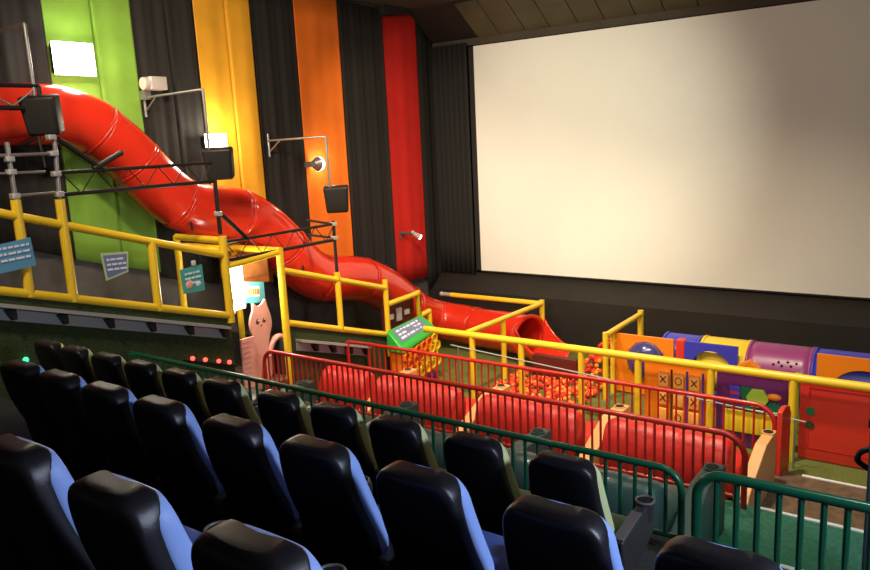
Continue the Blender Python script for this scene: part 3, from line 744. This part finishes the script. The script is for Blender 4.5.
teal0=lounger('teal_vinyl','teal ribbed lounger',1.46,'teal loungers',.74)
for k,x in enumerate((-2.68,-4.42,-6.15,-7.75)):
    o=teal0 if k==0 else copy_tree(teal0)
    o.location=(x,5.40,-3.65); o['label']='dark teal lounger behind the long green railing, '+ords[k]
    if k==3: o.scale=(.80,1,1)
for k,x in enumerate((-1.79,-3.55,-5.28,-6.99)):
    console(x,5.36,-3.65,'teal_board','grey teal divider with a cup hole behind the green railing, '+ords[k],.17,'teal dividers',-3.02,-3.22)

# slate pillar at the right edge
t=thing('slate_post','slate grey padded post at the right edge beside the green railing','post',(-.2,5.5,-3.65))
MB().box((-.475,5.3,-3.65),(.1,5.75,-1.93),bevel=.02).build('body','slate',t)
MB().box((-.475,5.3,-1.90),(.1,5.75,-1.70),bevel=.015).build('cap','grey_trim',t)
MB().box((-.485,5.29,-1.945),(.11,5.76,-1.895)).build('band','black_metal',t,smooth=False)
b=MB(); b.tube(spline([(-.475,5.4,-2.13),(-.53,5.38,-2.16),(-.54,5.38,-2.22),(-.48,5.4,-2.27)],5),.02,8); b.build('handle','black_metal',t)

# ------------------------------------------------------------------ cinema seats
def seat(cushion,low,label,cat='seat',ah=0,ay=0):
    t=thing('cinema_seat',label,cat,(0,0,0))
    HT=1.15
    def yb(z):
        k=(HT-z)/.85
        if k>.55: return .02+.0165+.109+.16*(k-.55)
        return .02+.03*k+.36*k*k
    def half(z,w0,w1,r,ztop):
        w=w1+(w0-w1)*min(1,max(0,(z-.3)/(HT-.3)))
        d=ztop-z
        if d<r: w=w-r+math.sqrt(max(0,r*r-(r-d)**2))
        return w
    def shellpart(name,m,y0,y1,w0,w1,r,zt,zb,puff):
        zs=[zt-(zt-zb)*(1-math.cos(math.pi/2*k/26))  if k<26 else zb for k in range(27)]
        # dense at the top for the round corners
        b=MB(); nx=21
        def f(i,j):
            z=zs[i]; h=max(half(z,w0,w1,r,zt),.02)
            # closed section loop: front then back, rounded edges
            a=2*math.pi*j/40; e=5.5 if not puff else 3.6
            ca,sa=math.cos(a),math.sin(a)
            x=math.copysign(abs(ca)**(2/e),ca)*h
            ya,yc=y0,y1
            if not puff: yc=y1+.055*max(0,1-(zt-z)/.10)
            else:
                k=(zt-z)/(zt-zb); yc=y1+.045*math.sin(math.pi*min(1,k*1.05))-.06*max(0,(k-.8)/.2)
            th=(yc-ya)/2*(1 if zt-z>.02 else .55+.45*(zt-z)/.02)
            y=(ya+yc)/2+math.copysign(abs(sa)**(2/e),sa)*th
            # shell wraps forward at the sides a little
            return V((x, yb(z)+y+(.02*(x/h)**2 if not puff else 0), z))
        g=b.grid(f,27,40,False,True); b.bm.faces.new(g[0]); b.bm.faces.new(g[-1][::-1])
        return b.build(name,m,t)
    shellpart('back_shell','seat_shell',-.035,.055,.20,.255,.10,HT,.20,False)
    shellpart('back_cushion',cushion,.03,.125,.203,.255,.10,HT-.012,.45,True)
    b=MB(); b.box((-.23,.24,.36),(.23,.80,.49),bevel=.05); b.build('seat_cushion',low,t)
    b=MB(); b.box((-.22,.24,.30),(.22,.76,.38),bevel=.02); b.build('seat_pan','seat_shell',t)
    b=MB(); b.box((-.05,.40,0),(.05,.65,.32),bevel=.01).box((-.20,.30,0),(.20,.70,.03),bevel=.008); b.build('pedestal','seat_shell',t)
    a=MB(); a.prism([(.16,.60+ah),(.16,.66+ah),(.45+ay,.70+ah),(.66+ay,.71+ah),(.68+ay,.68+ah),(.66+ay,.50+ah),(.40,.38),(.2,.38)],'x',.255,.325)
    a=a.build('armrest','arm',t,bevel=.012)
    MB().prism([(.17,.662+ah),(.46+ay,.702+ah),(.46+ay,.712+ah),(.17,.672+ah)],'x',.257,.323).build('arm_pad','arm_rim',a,bevel=.004)
    cy=.60+ay; cz=.722+ah
    MB().cyl((.29,cy,cz-.12),(.29,cy,cz-.002),.052,.060,n=28).build('cup_holder','arm',a)
    b=MB(); b.grid(lambda i,j:V((.29+(.055+.008*math.cos(j*math.pi/4))*math.cos(2*math.pi*i/28),cy+(.055+.008*math.cos(j*math.pi/4))*math.sin(2*math.pi*i/28),cz+.008*math.sin(j*math.pi/4))),28,8,True,True)
    b.build('cup_rim','arm_rim',a)
    MB().cyl((.29,cy,cz-.007),(.29,cy,cz+.0015),.050,n=28).build('cup_well','hole',a)
    return t
blue0=seat('seat_blue','seat_blue_shaded','blue seat','seat',-.09,.06); lime0=seat('seat_yellow','dkgreen_plastic','lime seat')
nth=['first','second','third','fourth','fifth','sixth','seventh','eighth','ninth','tenth','eleventh','twelfth']
def lay(proto,used,xs,y,zf,lab,group):
    for k,x in enumerate(xs):
        o=proto if (k==0 and not used) else copy_tree(proto)
        o.location=(x,y,zf); o.scale=((.90,.95,.968) if 'nearest' in lab else (1,1,1.008 if 'lime' in lab else .985)); o['label']=lab%nth[k]; o['group']=group
lay(blue0,False,[-2.52+.58*k for k in range(3)],.99,-2.02,'black backed seat with blue cushion, %s from the left in the nearest row','seats of the nearest row')
o=copy_tree(blue0); o.location=(-2.98,.99,-2.02); o['label']='seat cut off by the left edge of the nearest row, only its cup holder showing'; o['group']='seats of the nearest row'
r2=[-5.36+.57*0,-4.81,-4.25,-3.69,-3.09,-2.51,-1.92,-1.35+.02,-.77+.03]
r2=[(-5.41+.10-.012*min(k,4)*2)+.58*k+.2 for k in range(9)]
r2=[-5.49+.58*k+.2+d for k,d in enumerate((.10,.02,-.03,-.07,-.03,-.03,-.01,.04,.05))]
lay(blue0,True,r2,2.23,-2.47,'black backed seat with blue cushion, %s from the left in the middle row','seats of the middle row')
r3=[-7.89+.58*k+.2+d for k,d in enumerate((.09,.02,0,-.03,-.05,-.07,.01,0,-.02,.02,.05))]
lay(lime0,False,r3,3.596,-2.97,'black backed seat with lime cushion, %s from the left in the far row','seats of the far row')

# ------------------------------------------------------------------ lights
def light(kind,name,loc,e,c=(1,.86,.66),size=.3,target=None,spot=None,blend=.8):
    l=bpy.data.lights.new(name,kind); l.energy=e; l.color=c
    if kind=='AREA': l.size=size
    else: l.shadow_soft_size=size
    if spot: l.spot_size=math.radians(spot); l.spot_blend=blend
    o=bpy.data.objects.new(name,l); col.objects.link(o); o.location=loc
    if target is not None: o.rotation_euler=(V(target)-V(loc)).to_track_quat('-Z','Y').to_euler()
    return o
# ceiling downlights over the play area (fittings above, out of view)
def down(x,y,e,target,label,spot=95,c=(1,.82,.58)):
    t=thing('unseen_downlight',label,'lamp',(x,y,2.60))
    MB().cyl((x,y,2.60),(x,y,2.78),.12,.12,24).build('housing','black_metal',t)
    light('SPOT','downlight',(x,y,2.57),e,c,.2,target,spot,.9)
down(-6.2,8.6,1500,(-7.6,11.2,-3.2),'ceiling downlight above the red loungers')
down(-3.0,8.4,1350,(-3.3,11.0,-3.8),'ceiling downlight above the front of the aisle')
down(-4.6,6.2,700,(-4.6,8.5,-4),'ceiling downlight above the teal loungers',85)
down(-6.8,4.6,800,(-9.8,9.4,-.6),'ceiling downlight washing the curtains',110)
down(-6.6,1.8,650,(-9.2,5.2,-.9),'unseen added downlight for the upper stair rail',80)  # added to brighten the yellow stair rail
down(-1.0,5.4,420,(-1.2,7.6,-4),'ceiling downlight above the aisle steps',70,(.75,1,.85))
down(-8.0,9.4,420,(-10.3,13.0,-.4),'unseen added downlight washing the red curtain',60)  # added to brighten the red curtain
# added spots that make the bright patch and the fill on the screen
light('SPOT','screen_hot_spot',(-3.2,-1.2,1.8),5600,(1,.93,.72),.05,(-6.9,14.4,-.2),30,1.0)
light('SPOT','screen_fill',(-.5,-1.2,2.2),850,(1,.92,.74),.1,(-4.3,14.4,-.5),50,.3)
# bulbs of the wall fixtures
light('POINT','flood_bulb',(XW+.55,5.80,1.3),42,(1,.90,.74),.12)
light('POINT','flood_bulb',(XW+.50,8.05,.25),48,(1,.88,.66),.10)
light('POINT','door_bulb',(-8.80,7.2,-2.0),30,(1,.93,.82),.06)
light('POINT','wall_bulb',(XW+.38,10.5,-.33),8,(1,.9,.7),.05)
# added fill for the seats: cool from the right, weak from behind
light('AREA','seat_fill',(2.4,3.2,.4),185,(.66,.76,1),.6,(-4,2.4,-1.8))
light('SPOT','seat_fill',(.6,-.9,1.6),9,(.8,.75,.8),.15,(-2.2,1.4,-1.2),80,.8)

w=bpy.data.worlds.new('World'); bpy.context.scene.world=w; w.use_nodes=True
w.node_tree.nodes['Background'].inputs[0].default_value=(.85,.78,.70,1); w.node_tree.nodes['Background'].inputs[1].default_value=.035

# ------------------------------------------------------------------ camera
yaw,pitch,roll,f=.63242,.189846,-.0487,752.9
fw=V((-math.sin(yaw)*math.cos(pitch),math.cos(yaw)*math.cos(pitch),-math.sin(pitch)))
r=V((math.cos(yaw),math.sin(yaw),0)); u=r.cross(fw)
r2_=r*math.cos(roll)+u*math.sin(roll); u2=-r*math.sin(roll)+u*math.cos(roll)
cd=bpy.data.cameras.new('camera'); cam=bpy.data.objects.new('camera',cd); col.objects.link(cam)
cd.sensor_width=36; cd.lens=f/870*36; cd.clip_start=.05
mx=Matrix((( r2_.x,u2.x,-fw.x),(r2_.y,u2.y,-fw.y),(r2_.z,u2.z,-fw.z)))
cam.rotation_euler=mx.to_euler()
for o in bpy.data.objects:
    if o.parent is None: o.location.z+=H
sc=bpy.context.scene; sc.camera=cam
sc.view_settings.view_transform='Standard'; sc.view_settings.look='None'; sc.view_settings.gamma=1
sc.view_settings.exposure=.25; sc.view_settings.use_curve_mapping=False
